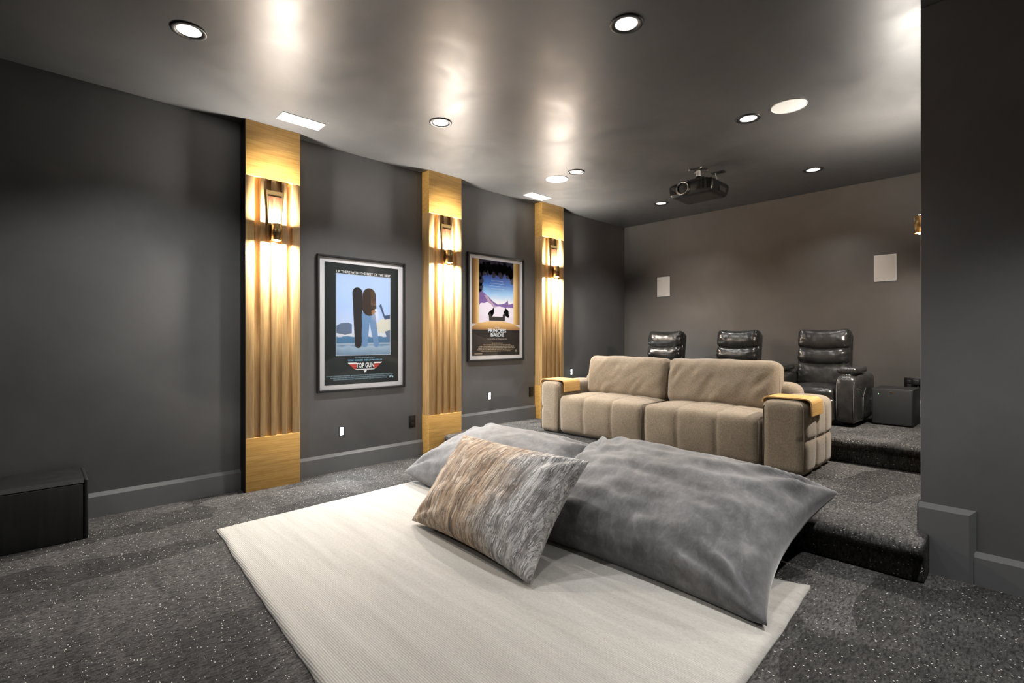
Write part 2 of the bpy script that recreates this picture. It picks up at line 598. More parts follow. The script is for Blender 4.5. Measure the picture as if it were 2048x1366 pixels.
def sconce(loc, label, rotz=0):
    """origin on the pilaster face at the lamp's bottom; local -y is the room side"""
    s = thing('wall_sconce', label, 'sconce', loc, rotz, 'brass up and down wall sconces')
    # tapered shield
    def shield(z0, z1, w0, w1, y0, y1):
        return [(-w0 / 2, y0, z0), (w0 / 2, y0, z0), (w1 / 2, y0, z1), (-w1 / 2, y0, z1),
                (-w0 / 2, y1, z0), (w0 / 2, y1, z0), (w1 / 2, y1, z1), (-w1 / 2, y1, z1)], \
               [(0, 1, 2, 3), (7, 6, 5, 4), (0, 4, 5, 1), (1, 5, 6, 2), (2, 6, 7, 3), (3, 7, 4, 0)]
    mesh('shield', *shield(-.002, .378, .072, .122, -.002, -.014), M_brass, s)
    mesh('walnut_inlay', *shield(.02, .335, .060, .096, -.014, -.0165), M_walnut, s)
    r0, r1, yc = .031, .035, -.052
    lathe('lamp_tube', [(r0, 0), (r1, 0), (r1, .122), (r0, .122), (r0, 0)], M_brass, s, (0, yc, 0), seg=32)
    rbox('clamp', (.026, .012, .05), .001, M_brass, s, (0, -.016, .061))
    for z, nm in ((.024, 'bulb'), (.098, 'bulb')):
        sg = -1 if z < .05 else 1
        lathe(nm, [(0, sg * .032), (.008, sg * .031), (.017, sg * .027), (.023, sg * .018), (.026, -sg * .004), (.026, -sg * .02), (0, -sg * .02)], M_bulb, s, (0, yc, z), seg=24)
    area_light('sconce_down_light', 'AREA', (0, yc, -.0095), s, SCONCE_DOWN, SCONCE_COL, shape='DISK', size=.046)
    u = area_light('sconce_up_light', 'AREA', (0, yc, .1315), s, SCONCE_UP, SCONCE_COL, shape='DISK', size=.046)
    u.rotation_euler = (pi, 0, 0)
    return s
ZS = 1.868
for i, lab in enumerate(('brass sconce lit on the first oak pilaster, left of the framed aviation poster',
                         'brass sconce lit on the oak pilaster between the two posters',
                         'brass sconce lit on the oak pilaster behind the left arm of the sofa')):
    sconce((PIL[i][0] + PW / 2 + .002, YF, ZS), lab)
sconce((4.512, YR + (YL - YF), ZS + .005), 'brass sconce shining past the edge of the short right wall', pi)

# ---------------------------------------------------------------- ceiling fittings
def downlight(loc, label, watts=DOWNLIGHT_W, cone=125):
    d = thing('downlight', label, 'ceiling light', loc, 0, 'recessed ceiling downlights')
    lathe('trim_ring', [(.083, 0), (.083, -.005), (.076, -.007), (.062, -.005), (.057, -.001), (.057, .0)], M_black, d)
    lathe('lens', [(.057, -.0012), (.05, -.0016), (0, -.0022)], M_lens, d)
    l = area_light('downlight_beam', 'SPOT', (0, 0, -.012), d, watts, DOWNLIGHT_COL, shadow_soft_size=.05)
    l.data.spot_size = radians(cone); l.data.spot_blend = .6 if cone > 100 else 1.0
    return d
for x, y, lab in ((.587, 3.055, 'black-trimmed downlight left of the first oak pilaster, nearest the left edge of the ceiling'),
                  (2.190, 1.440, 'largest black-trimmed downlight near the top of the photo, right of centre'),
                  (2.190, 3.055, 'black-trimmed downlight above the framed aviation poster, right of the first air vent'),
                  (3.775, 1.440, 'black-trimmed downlight beside the right round ceiling speaker'),
                  (3.785, 3.055, 'small black-trimmed downlight beside the left round ceiling speaker'),
                  (5.365, 1.450, 'small black-trimmed downlight right of the projector near the back wall'),
                  (5.385, 3.060, 'smallest black-trimmed downlight below and left of the projector')):
    downlight((x, y, H), lab, {.587: 50.0, 2.19: 90.0, 3.785: 52.0}[x] if x < 4 and y > 2 else DOWNLIGHT_W)
downlight((2.190, -.170, H), 'unseen fill downlight added over the bare carpet in front of the short wall', 170.0, 84)  # added fill lamp outside the view, brightens the carpet at lower right
downlight((-1.010, 1.440, H), 'unseen fill downlight added at the front of the room', 38.0)  # second added lamp out of view, lifts the left wall

for x, y, lab in ((3.81, 3.32, 'white round ceiling speaker near the second air vent'),
                  (3.775, 1.170, 'white round ceiling speaker right of the downlights, closest to the short right wall')):
    s = thing('ceiling_speaker', lab, 'speaker', (x, y, H), 0, 'round ceiling speakers')
    lathe('rim', [(.112, 0), (.112, -.004), (.107, -.006), (.104, -.004), (.104, 0)], M_white, s)
    lathe('grille', [(.104, -.003), (.06, -.0045), (0, -.005)], M_white, s)

def vent(loc, label):
    v = thing('air_vent', label, 'vent', loc, 0, 'white ceiling air vents')
    w, d = .31, .145
    g = [shift(rbox_geo((w, .022, .006), .001), (0, s * (d / 2 - .011), -.003)) for s in (-1, 1)]
    g += [shift(rbox_geo((.022, d - .044, .006), .001), (s * (w / 2 - .011), 0, -.003)) for s in (-1, 1)]
    g += [shift(rbox_geo((.012, d - .044, .005), .001), (0, 0, -.0028))]
    mesh('frame', *merge(g), M_white, v)
    g = []
    for k in range(14):
        x = -w / 2 + .03 + k * (w - .06) / 13
        if abs(x) < .01: continue
        g.append(shift(rbox_geo((.009, d - .046, .003), .0005), (x, 0, -.0022)))
    mesh('louvres', *merge(g), M_white, v)
    span('damper', (-w / 2 + .012, -d / 2 + .012, -.001), (w / 2 - .012, d / 2 - .012, -.0002), plain('vent_backing', (.45, .45, .44), .6) if 'vent_backing' not in bpy.data.materials else bpy.data.materials['vent_backing'], v, .0002)
vent((1.430, 3.745, H), 'white air vent in the ceiling above the first oak pilaster')
vent((4.110, 3.875, H), 'white air vent in the ceiling above the third oak pilaster')

# projector and its mount
pm = thing('projector_mount', 'black ceiling mount with silver joint carrying the projector', 'mount', (4.56, 2.20, H))
g = []
for a in (45, 135, 225, 315):
    pts = [(.02 * cos(radians(a)), .02 * sin(radians(a)), -.006), (.085 * cos(radians(a)), .085 * sin(radians(a)), -.006)]
    g.append(tube_geo(pts, .006, 6))
g.append(shift(rbox_geo((.07, .07, .008), .002), (0, 0, -.004)))
mesh('ceiling_plate', *merge(g), M_black, pm)
for a in (45, 135, 225, 315):
    lathe('screw', [(0, -.012), (.006, -.012), (.007, -.002), (.007, 0)], M_chrome, pm, (.085 * cos(radians(a)), .085 * sin(radians(a)), -.004), seg=10)
lathe('joint', [(0, -.012), (.016, -.012), (.018, -.02), (.018, -.055), (.022, -.058), (.022, -.07), (.014, -.075), (0, -.075)], M_greyplastic, pm)
g = [shift(rbox_geo((.13, .16, .012), .003), (0, 0, -.105)), shift(lathe_geo([(0, -.07), (.024, -.07), (.03, -.10), (0, -.10)], 16), (0, 0, 0))]
for sx in (-1, 1):
    g.append(shift(rbox_geo((.02, .24, .01), .002), (sx * .06, 0, -.118)))
for sx in (-1, 1):
    for sy in (-1, 1):
        g.append(shift(rbox_geo((.016, .016, .05), .002), (sx * .06, sy * .11, -.14)))
mesh('bracket', *merge(g), M_black, pm)

pr = thing('projector', 'black home cinema projector hanging upside down from its ceiling mount', 'projector', (4.515, 2.175, 2.448))
def proj_fn(p, n):
    # belly narrows towards its lower face, front slightly bowed
    k = (p.z + .06) / .12
    f = .93 + .07 * min(1, max(0, k) * 1.6)
    x = p.x * f - .014 * (1 - (p.y / .21) ** 2) * (1 if p.x < 0 else 0)
    return (x, p.y * f, p.z)
rbox('body', (.37, .43, .125), .035, M_blackgloss, pr, (0, 0, .0625), n=(6, 10, 3), fn=proj_fn)
lens_rot = (0, -pi / 2, 0)
lathe('lens_barrel', [(.066, -.02), (.066, .014), (.058, .024), (.053, .024), (.050, .006), (.0, .006)], M_black, pr, (-.188, .055, .066), lens_rot)
lathe('lens_ring', [(.050, .02), (.055, .025), (.058, .0235), (.0595, .021), (.056, .018)], M_chrome, pr, (-.190, .055, .066), lens_rot)
v, f = lathe_geo([(.0495, .008), (.02, .011), (0, .012)], 32)
mesh('lens_shutter', v, f, plain('lens_shutter_grey', (.022, .022, .022), .35), pr, True, (-.19, .055, .066), lens_rot)
g = [shift(rbox_geo((.006, .004, .075), .001), (-.1965 + abs(k - 2) * .001, -.075 - k * .012, .066)) for k in range(8)]
mesh('front_vent', *merge(g), plain('vent_slat_grey', (.030, .030, .031), .4), pr)
rbox('side_grille', (.13, .006, .07), .002, M_mesh, pr, (.03, -.211, .064))
rbox('front_grille', (.006, .065, .075), .002, M_mesh, pr, (-.186, .160, .064))
lathe('lens_shift_knob', [(0, 0), (.02, 0), (.02, .014), (0, .016)], M_black, pr, (-.12, .16, .124), seg=20)

o = thing('ceiling_outlet', 'black ceiling outlet plate beside the projector mount', 'outlet', (4.79, 2.11, H))
rbox('plate', (.075, .12, .006), .002, M_black, o, (0, 0, -.003))
rbox('receptacle', (.035, .07, .004), .001, M_blackgloss, o, (0, 0, -.0075))
c = mesh('projector_cable', *tube_geo([(4.77, 2.13, H - .008), (4.765, 2.125, H - .03), (4.745, 2.105, H - .07), (4.72, 2.09, H - .115), (4.705, 2.085, H - .145), (4.69, 2.085, H - .165)], .004, 8), M_greyplastic, None, True)
tag(c, 'short white cable running from the ceiling outlet to the projector', 'cable')

# ---------------------------------------------------------------- wall fittings
def wall_speaker(loc, label):
    s = thing('wall_speaker', label, 'speaker', loc, 0, 'in-wall surround speakers')
    w, h = .185, .266
    M = bpy.data.materials.get('warm_white_grille') or plain('warm_white_grille', (.62, .59, .55), .6)
    g = [shift(rbox_geo((.008, w, .006), .001), (-.004, 0, z * (h / 2 - .003))) for z in (-1, 1)]
    g += [shift(rbox_geo((.008, .006, h - .012), .001), (-.004, y * (w / 2 - .003), 0)) for y in (-1, 1)]
    mesh('frame', *merge(g), M_white, s)
    span('grille', (-.0065, -w / 2 + .006, -h / 2 + .006), (-.0005, w / 2 - .006, h / 2 - .006), M, s, .0008)
wall_speaker((XB, 3.480, 1.838), 'white rectangular speaker in the back wall above the leftmost recliner')
wall_speaker((XB, 1.030, 1.842), 'white rectangular speaker in the back wall near the short right wall')

def steplight(loc, label):
    s = thing('step_light', label, 'light', loc, 0, 'lit step lights along the left wall')
    g = [shift(rbox_geo((.046, .006, .007), .001), (0, -.003, z * .0355)) for z in (-1, 1)]
    g += [shift(rbox_geo((.007, .006, .064), .001), (x * .0195, -.003, 0)) for x in (-1, 1)]
    mesh('bezel', *merge(g), M_blackmetal, s)
    span('lens', (-.016, -.004, -.032), (.016, -.0005, .032), M_steplens, s, .0005)
    l = area_light('step_beam', 'AREA', (0, -.010, 0), s, STEP_W, STEP_COL, shape='RECTANGLE', size=.03, size_y=.06)
    l.rotation_euler = (pi / 2, 0, pi)
    l.rotation_euler = (-pi / 2, 0, 0)
steplight((1.907, YL, .337), 'small lit step light low on the wall below the framed aviation poster')
steplight((3.590, YL, .505), 'small lit step light low on the wall below the framed fantasy poster')
steplight((4.985, YL, .705), 'small lit step light just above the left sofa tray')

def outlet(loc, label, rotz=0, gang=1):
    s = thing('wall_outlet', label, 'outlet', loc, rotz, 'black wall outlets')
    w = .072 if gang == 1 else .125
    rbox('plate', (w, .006, .116), .002, M_blackgloss, s, (0, -.003, 0))
    for k in range(gang):
        x = 0 if gang == 1 else (k - .5) * .05
        for z in (-.021, .021):
            rbox('receptacle', (.030, .004, .030), .0015, M_black, s, (x, -.0075, z))
    return s
outlet((2.610, YL, .339), 'black wall outlet low on the left wall, just left of the middle oak pilaster')
outlet((4.243, YL, .506), 'dim black wall outlet low on the wall left of the third oak pilaster')
o = outlet((XB, .815, .690), 'double black wall outlet with plugged-in adapter above the subwoofer', pi * -.5 + pi, 2)
o.rotation_euler = (0, 0, -pi / 2)
a = thing('power_adapter', 'black plug adapter in the outlet above the subwoofer with hanging lead', 'adapter', (XB - .010, .780, .690))
rbox('adapter_body', (.05, .05, .05), .006, M_black, a, (-.026, 0, .02))
mesh('lead', *tube_geo([(-.03, -.01, -.005), (-.03, -.014, -.05), (-.028, -.016, -.13), (-.02, -.014, -.22), (-.02, -.01, -.305)], .004, 8), M_black, a, True)

# ---------------------------------------------------------------- framed posters
def grad_mat(name, stops, axis=2):
    t = NT(name)
    tc = t.n('ShaderNodeTexCoord'); s = t.n('ShaderNodeSeparateXYZ')
    t.l(tc.outputs['Generated'], s.inputs[0])
    n = t.noise(tc.outputs['Object'], 9, 4, .6)
    f = t.math('ADD', s.outputs[axis], t.math('MULTIPLY', t.math('SUBTRACT', n, .5), .08))
    t.set(Base_Color=t.ramp(f, stops), Roughness=.5)
    return t.m
def glazing():
    t = NT('picture_glazing')
    t.t.nodes.remove(t.b)
    tr = t.n('ShaderNodeBsdfTransparent'); gl = t.n('ShaderNodeBsdfGlossy'); gl.inputs['Roughness'].default_value = .02
    fr = t.n('ShaderNodeFresnel'); fr.inputs['IOR'].default_value = 1.5
    mx = t.n('ShaderNodeMixShader')
    ge = t.n('ShaderNodeNewGeometry')
    t.l(t.math('MULTIPLY', fr.outputs[0], t.math('SUBTRACT', 1.0, ge.outputs['Backfacing'])), mx.inputs[0]); t.l(tr.outputs[0], mx.inputs[1]); t.l(gl.outputs[0], mx.inputs[2])
    t.l(mx.outputs[0], t.out.inputs['Surface'])
    return t.m
M_glaze = glazing()
M_mat = plain('white_poster_mat', (.86, .86, .89), .7)

def poly(name, pts, layer, mat, parent, w, h):
    """printed shape: pts in fractions of the print (x right, y down), raised a hair above the sheet"""
    y = -.0125 - layer * .00018
    V = [((a - .5) * w, y, (.5 - b) * h) for a, b in pts]
    V += [(p[0], y + .00012, p[2]) for p in V]
    n = len(pts)
    F = [tuple(range(n)), tuple(range(2 * n - 1, n - 1, -1))] + [(i, (i + 1) % n, n + (i + 1) % n, n + i) for i in range(n)]
    return mesh(name, V, F, mat, parent)
def rect(name, x0, y0, x1, y1, layer, mat, parent, w, h):
    return poly(name, [(x0, y0), (x1, y0), (x1, y1), (x0, y1)], layer, mat, parent, w, h)
def text(name, body, cx, cy, width, height, mat, parent, w, h, layer=6, align='CENTER', bold=0.0, shear=0.0):
    cu = bpy.data.curves.new(name, 'FONT')
    cu.body = body; cu.align_x = align; cu.align_y = 'CENTER'
    cu.size = 1.0; cu.offset = bold; cu.shear = shear
    cu.materials.append(mat)
    o = bpy.data.objects.new(name, cu)
    C.objects.link(o)
    bpy.context.view_layer.update()
    me = bpy.data.meshes.new_from_object(o.evaluated_get(bpy.context.evaluated_depsgraph_get()))
    d = o.dimensions.copy()
    bpy.data.objects.remove(o)
    o = link(bpy.data.objects.new(name, me), parent)
    sx = width * w / max(d.x, 1e-6); sy = height * h / max(d.y, 1e-6)
    o.scale = (sx, sy, 1)
    o.rotation_euler = (pi / 2, 0, 0)
    o.location = ((cx - .5) * w, -.0125 - layer * .00018, (.5 - cy) * h)
    return o

def frame_poster(name, label, cx, cz, W, Hh, pw, ph, ground):
    p = thing(name, label, 'poster', (cx, YL, cz), 0, 'framed film posters')
    d = .032; b = .018
    for s in (-1, 1):
        span('frame_rail', (-W / 2, -d, s * (Hh / 2 - b / 2) - b / 2), (W / 2, -.001, s * (Hh / 2 - b / 2) + b / 2), M_blackmetal, p, .0015)
        span('frame_stile', (s * (W / 2 - b / 2) - b / 2, -d, -Hh / 2 + b), (s * (W / 2 - b / 2) + b / 2, -.001, Hh / 2 - b), M_blackmetal, p, .0015)
    span('mat', (-W / 2 + b, -.0115, -Hh / 2 + b), (W / 2 - b, -.003, Hh / 2 - b), M_mat, p, .0005)
    rect('print', 0, 0, 1, 1, 0, ground, p, pw, ph)
    span('glazing', (-W / 2 + b, -.0265, -Hh / 2 + b), (W / 2 - b, -.0245, Hh / 2 - b), M_glaze, p, .0002)
    return p

INK = lambda n, c: bpy.data.materials.get(n) or plain(n, c, .5)
W1, H1 = .700, 1.040
p1 = frame_poster('framed_poster', 'black-framed poster lettered TOP GUN under a pale blue airfield picture', 2.103, 1.256, .830, 1.154, W1, H1, INK('print_black_teal', (.006, .012, .014)))
rect('picture_border', .140, .084, .882, .762, 1, INK('print_steel_blue', (.42, .52, .66)), p1, W1, H1)
pic = rect('picture', .147, .089, .875, .757, 2, grad_mat('print_airfield_sky', [(0.0, (.16, .26, .38)), (.10, (.30, .42, .56)), (.14, (.06, .16, .30)), (.22, (.07, .19, .36)), (.235, (.62, .66, .74)), (.34, (.50, .62, .86)), (.6, (.38, .54, .88)), (1, (.42, .58, .92))]), p1, W1, H1)
# plain stand-in shapes: pale hangar forms on the apron and two upright colour blocks
pale = INK('print_pale_cream', (.62, .62, .55)); slate = INK('print_slate', (.11, .16, .26)); navy = INK('print_navy', (.05, .08, .16))
poly('picture_shape', [(.147, .515), (.20, .495), (.30, .487), (.345, .500), (.345, .575), (.26, .590), (.147, .575)], 3, slate, p1, W1, H1)
poly('picture_shape', [(.65, .505), (.74, .455), (.875, .430), (.875, .560), (.78, .575), (.65, .560)], 3, pale, p1, W1, H1)
poly('picture_shape', [(.72, .335), (.745, .315), (.80, .42), (.875, .41), (.875, .445), (.80, .455)], 4, navy, p1, W1, H1)
poly('picture_shape', [(.80, .56), (.875, .545), (.875, .62), (.84, .625)], 4, slate, p1, W1, H1)
poly('picture_shape', [(.147, .660), (.875, .655), (.875, .668), (.147, .676)], 3, INK('print_apron_line', (.30, .40, .52)), p1, W1, H1)
def upright(x0, y0, x1, y1, r0, r1, layer, mat):
    """a plain round-ended upright block of colour"""
    k = W1 / H1
    pts = [(x0 + r0 * cos(radians(a)), y0 - r0 * k * sin(radians(a))) for a in range(0, 181, 18)]
    pts += [(x1 + r1 * cos(radians(a)), y1 - r1 * k * sin(radians(a))) for a in range(180, 361, 18)]
    poly('picture_shape', pts, layer, mat, p1, W1, H1)
upright(.420, .235, .430, .670, .068, .045, 5, INK('print_near_black', (.012, .010, .012)))
upright(.535, .420, .520, .670, .058, .036, 6, INK('print_denim_blue', (.13, .25, .46)))
upright(.615, .420, .680, .670, .050, .036, 7, INK('print_denim_blue', (.13, .25, .46)))
upright(.580, .250, .580, .360, .090, .098, 8, INK('print_dark_umber', (.030, .016, .013)))
white = INK('print_white', (.78, .80, .82)); cyan = INK('print_cyan', (.20, .52, .80)); red = INK('print_red', (.55, .055, .04)); pblue = INK('print_pale_blue', (.42, .62, .74))
text('lettering', 'UP THERE WITH THE BEST OF THE BEST', .512, .070, .735, .020, white, p1, W1, H1, 4, bold=.012)
text('lettering', 'A DON SIMPSON / JERRY BRUCKHEIMER PRODUCTION', .520, .782, .27, .0085, pblue, p1, W1, H1, 4)
text('lettering', 'TOM CRUISE  KELLY McGILLIS', .525, .803, .470, .0125, cyan, p1, W1, H1, 4, bold=.02)
for s in (-1, 1):
    for k in range(4):
        y0 = .822 + k * .0135
        a0, a1 = .235 - k * .022, .235 - (k + 1) * .022 + .006
        m = (white, red, red, red)[k]
        pts = [(.525 + s * .120, y0), (.525 + s * a0, y0), (.525 + s * a1, y0 + .0112), (.525 + s * .120, y0 + .0112)]
        poly('title_wing', pts, 4, m, p1, W1, H1)
poly('title_wing', [(.385, .8775), (.665, .8775), (.645, .884), (.405, .884)], 4, white, p1, W1, H1)
text('title', 'TOP GUN', .525, .8485, .245, .042, white, p1, W1, H1, 8, bold=.02)
st = []
for k in range(10):
    a = -pi / 2 + k * pi / 5; r = .026 if k % 2 == 0 else .011
    st.append((.525 + r * cos(a), .897 + r * sin(a) * W1 / H1))
poly('title_star', st, 8, white, p1, W1, H1)
for k, (s, wd) in enumerate((('PARAMOUNT PICTURES PRESENTS A DON SIMPSON / JERRY BRUCKHEIMER PRODUCTION OF A TONY SCOTT FILM TOM CRUISE KELLY McGILLIS TOP GUN', .90),
                             ('VAL KILMER ANTHONY EDWARDS TOM SKERRITT MUSIC BY HAROLD FALTERMEYER WRITTEN BY JIM CASH AND JACK EPPS JR', .80),
                             ('PRODUCED BY DON SIMPSON AND JERRY BRUCKHEIMER DIRECTED BY TONY SCOTT A PARAMOUNT PICTURE', .72))):
    text('credit_line', s, .47, .930 + k * .0145, wd, .0105, pblue, p1, W1, H1, 4)
pts = [(.895 + .030 * cos(radians(a)), .965 - .024 * sin(radians(a))) for a in range(0, 181, 15)]
poly('studio_mark', pts, 4, pblue, p1, W1, H1)
poly('studio_mark', [(.872, .965), (.893, .948), (.912, .965)], 5, INK('print_black_teal', (.006, .012, .014)), p1, W1, H1)

W2, H2 = .703, 1.037
p2 = frame_poster('framed_poster', 'black-framed poster lettered THE PRINCESS BRIDE with golden side bands and blue sky', 3.688, 1.466, .830, 1.154, W2, H2, INK('print_black_brown', (.016, .011, .009)))
rect('picture', 0, 0, 1, .73, 1, grad_mat('print_dusk_sky', [(0.0, (.80, .74, .78)), (.22, (.72, .66, .80)), (.40, (.80, .80, .86)), (.52, (.30, .55, .85)), (.66, (.035, .16, .55)), (.80, (.035, .06, .30)), (.93, (.02, .016, .07))]), p2, W2, H2)
def blob(name, cx, cy, rx, ry, layer, mat, seed, n=36, amp=.22):
    pts = []
    for k in range(n):
        a = 2 * pi * k / n
        r = 1 + amp * nz(cos(a) * 1.7 + seed, sin(a) * 1.7, seed, 1.6)
        pts.append((min(.999, max(.001, cx + rx * r * cos(a))), min(.73, max(.001, cy + ry * r * sin(a)))))
    poly(name, pts, layer, mat, p2, W2, H2)
dark = INK('print_dark_leaf', (.016, .012, .035)); viol = INK('print_violet', (.17, .09, .32)); mauve = INK('print_mauve', (.42, .30, .42)); cloud = INK('print_lilac_cloud', (.74, .70, .82))
poly('picture_shape', [(.14, .30), (.20, .33), (.27, .36), (.33, .385), (.42, .43), (.52, .46), (.60, .455), (.68, .44), (.735, .41), (.75, .455), (.86, .435), (.86, .50), (.14, .52)], 3, viol, p2, W2, H2)
poly('picture_shape', [(.24, .37), (.29, .365), (.36, .42), (.46, .47), (.54, .49), (.45, .50), (.34, .46)], 4, mauve, p2, W2, H2)
blob('picture_shape', .27, .53, .17, .085, 5, cloud, 3.1)
blob('picture_shape', .56, .56, .22, .075, 5, cloud, 7.7)
blob('picture_shape', .78, .54, .13, .06, 5, cloud, 5.2)
for k in range(11):
    blob('picture_shape', .17 + k * .066, .055 + .055 * sin(k * 1.9) ** 2, .085, .075, 3, dark, 11 + k * 1.7, 26, .5)
for (a, b) in ((.15, .16), (.17, .23), (.15, .29), (.80, .13), (.84, .18)):
    blob('picture_shape', a, b, .06, .05, 3, dark, a * 60 + b, 22, .5)
amber = grad_mat('print_amber_band', [(0, (.12, .05, .012)), (.45, (.50, .26, .07)), (.8, (.74, .50, .20)), (1, (.80, .62, .34))], 0)
amber2 = grad_mat('print_amber_band_right', [(0, (.80, .62, .34)), (.3, (.70, .44, .14)), (1, (.16, .07, .02))], 0)
rect('picture_band', 0, 0, .135, .67, 6, amber, p2, W2, H2)
rect('picture_band', .86, 0, 1, .67, 6, amber2, p2, W2, H2)
poly('picture_ground', [(0, .73), (0, .70), (.10, .665), (.35, .640), (.62, .638), (.88, .665), (1, .705), (1, .73)], 7, grad_mat('print_gold_ground', [(0, (.30, .15, .05)), (.6, (.62, .38, .14)), (1, (.74, .52, .24))]), p2, W2, H2)
poly('picture_shape', [(.33, .560), (.37, .560), (.39, .590), (.62, .590), (.64, .555), (.68, .555), (.67, .632), (.34, .632)], 8, INK('print_silhouette_brown', (.020, .014, .012)), p2, W2, H2)
tx = INK('print_sky_text', (.72, .80, .90))
for k, (s, wd) in enumerate((('Scaling the Cliffs of Insanity,', .25), ('Battling Rodents of Unusual Size,', .30), ('Facing torture in the Pit of Despair.', .33), ('- True love has never been a snap.', .29))):
    text('lettering', s, .51, .212 + k * .0275, wd, .012, tx, p2, W2, H2, 9)
tw = INK('print_silver_title', (.66, .72, .78))
text('title', 'THE', .505, .706, .10, .013, tw, p2, W2, H2, 10)
text('title', 'PRINCESS', .505, .742, .38, .042, tw, p2, W2, H2, 10, bold=.02)
text('title', 'BRIDE', .505, .786, .27, .036, tw, p2, W2, H2, 10, bold=.02)
text('lettering', "It's as real as the feelings you feel.", .51, .826, .40, .013, INK('print_cream', (.62, .56, .48)), p2, W2, H2, 9)
tan_ = INK('print_credit_tan', (.30, .24, .17))
rng = random.Random(5)
for k, (a, b) in enumerate(((.39, .62), (.22, .80), (.13, .87), (.12, .89), (.10, .86), (.17, .80))):
    x = a; y = .868 + k * .0165; V, Fm = [], []
    while x < b:
        wd = min(rng.uniform(.012, .05), b - x)
        n0 = len(V); yy = -.0125 - 9 * .00018
        for (px, py) in ((x, y), (x + wd, y), (x + wd, y + .009), (x, y + .009)):
            V.append(((px - .5) * W2, yy, (.5 - py) * H2))
        Fm.append((n0, n0 + 1, n0 + 2, n0 + 3)); x += wd + .008
    mesh('credit_line', V, Fm, tan_, p2)
rect('rating_mark', .90, .945, .93, .968, 9, tan_, p2, W2, H2)
rect('rating_mark', .045, .973, .20, .985, 9, tan_, p2, W2, H2)

# ---------------------------------------------------------------- rug
A, B, Cc, D = (.777, 3.324), (2.183, 3.376), (2.524, .695), (.62, .66)
def rug():
    nx, ny = 60, 90; V = []; F = []
    def pt(s, t):
        x = A[0] * (1 - s) * (1 - t) + B[0] * s * (1 - t) + D[0] * (1 - s) * t + Cc[0] * s * t
        y = A[1] * (1 - s) * (1 - t) + B[1] * s * (1 - t) + D[1] * (1 - s) * t + Cc[1] * s * t
        e = .006
        x += e * nz(x * 3, y * 3, 1, 2) * (1 if min(s, 1 - s) < .02 else .3)
        y += e * nz(x * 3, y * 3, 5, 2)
        if s < .5: x += -.008 * sin(pi * t) * (1 - 2 * s)
        if t > .9: y += -.03 * sin(pi * s) * (t - .9) * 10
        return x, y
    lo, hi = {}, {}
    for j in range(ny + 1):
        for i in range(nx + 1):
            s, t = i / nx, j / ny
            x, y = pt(s, t)
            ed = min(i, nx - i, j, ny - j)
            z = .007 if ed == 0 else (.0135 if ed == 1 else .0115)
            z += .002 * nz(x, y, 2, 3)
            c = max(0, 1 - hypot(x - Cc[0], y - Cc[1]) / .14)
            z += .012 * c * c
            hi[i, j] = len(V); V.append((x, y, max(.004, z)))
    for j in range(ny + 1):
        for i in range(nx + 1):
            if i in (0, nx) or j in (0, ny):
                x, y, z = V[hi[i, j]]
                lo[i, j] = len(V); V.append((x, y, .0006))
    for j in range(ny):
        for i in range(nx):
            F.append((hi[i, j], hi[i + 1, j], hi[i + 1, j + 1], hi[i, j + 1]))
    for i in range(nx):
        for j in (0, ny): F.append((lo[i, j], lo[i + 1, j], hi[i + 1, j], hi[i, j]))
    for j in range(ny):
        for i in (0, nx): F.append((lo[i, j], lo[i, j + 1], hi[i, j + 1], hi[i, j]))
    cx, cy = 1.55, 2.0
    o = mesh('rug', [(x - cx, y - cy, z) for x, y, z in V], F, M_rug, None, True, (cx, cy, 0))
    return tag(o, 'ivory flat-woven wool rug on the dark carpet under the cushions', 'rug')
rug()

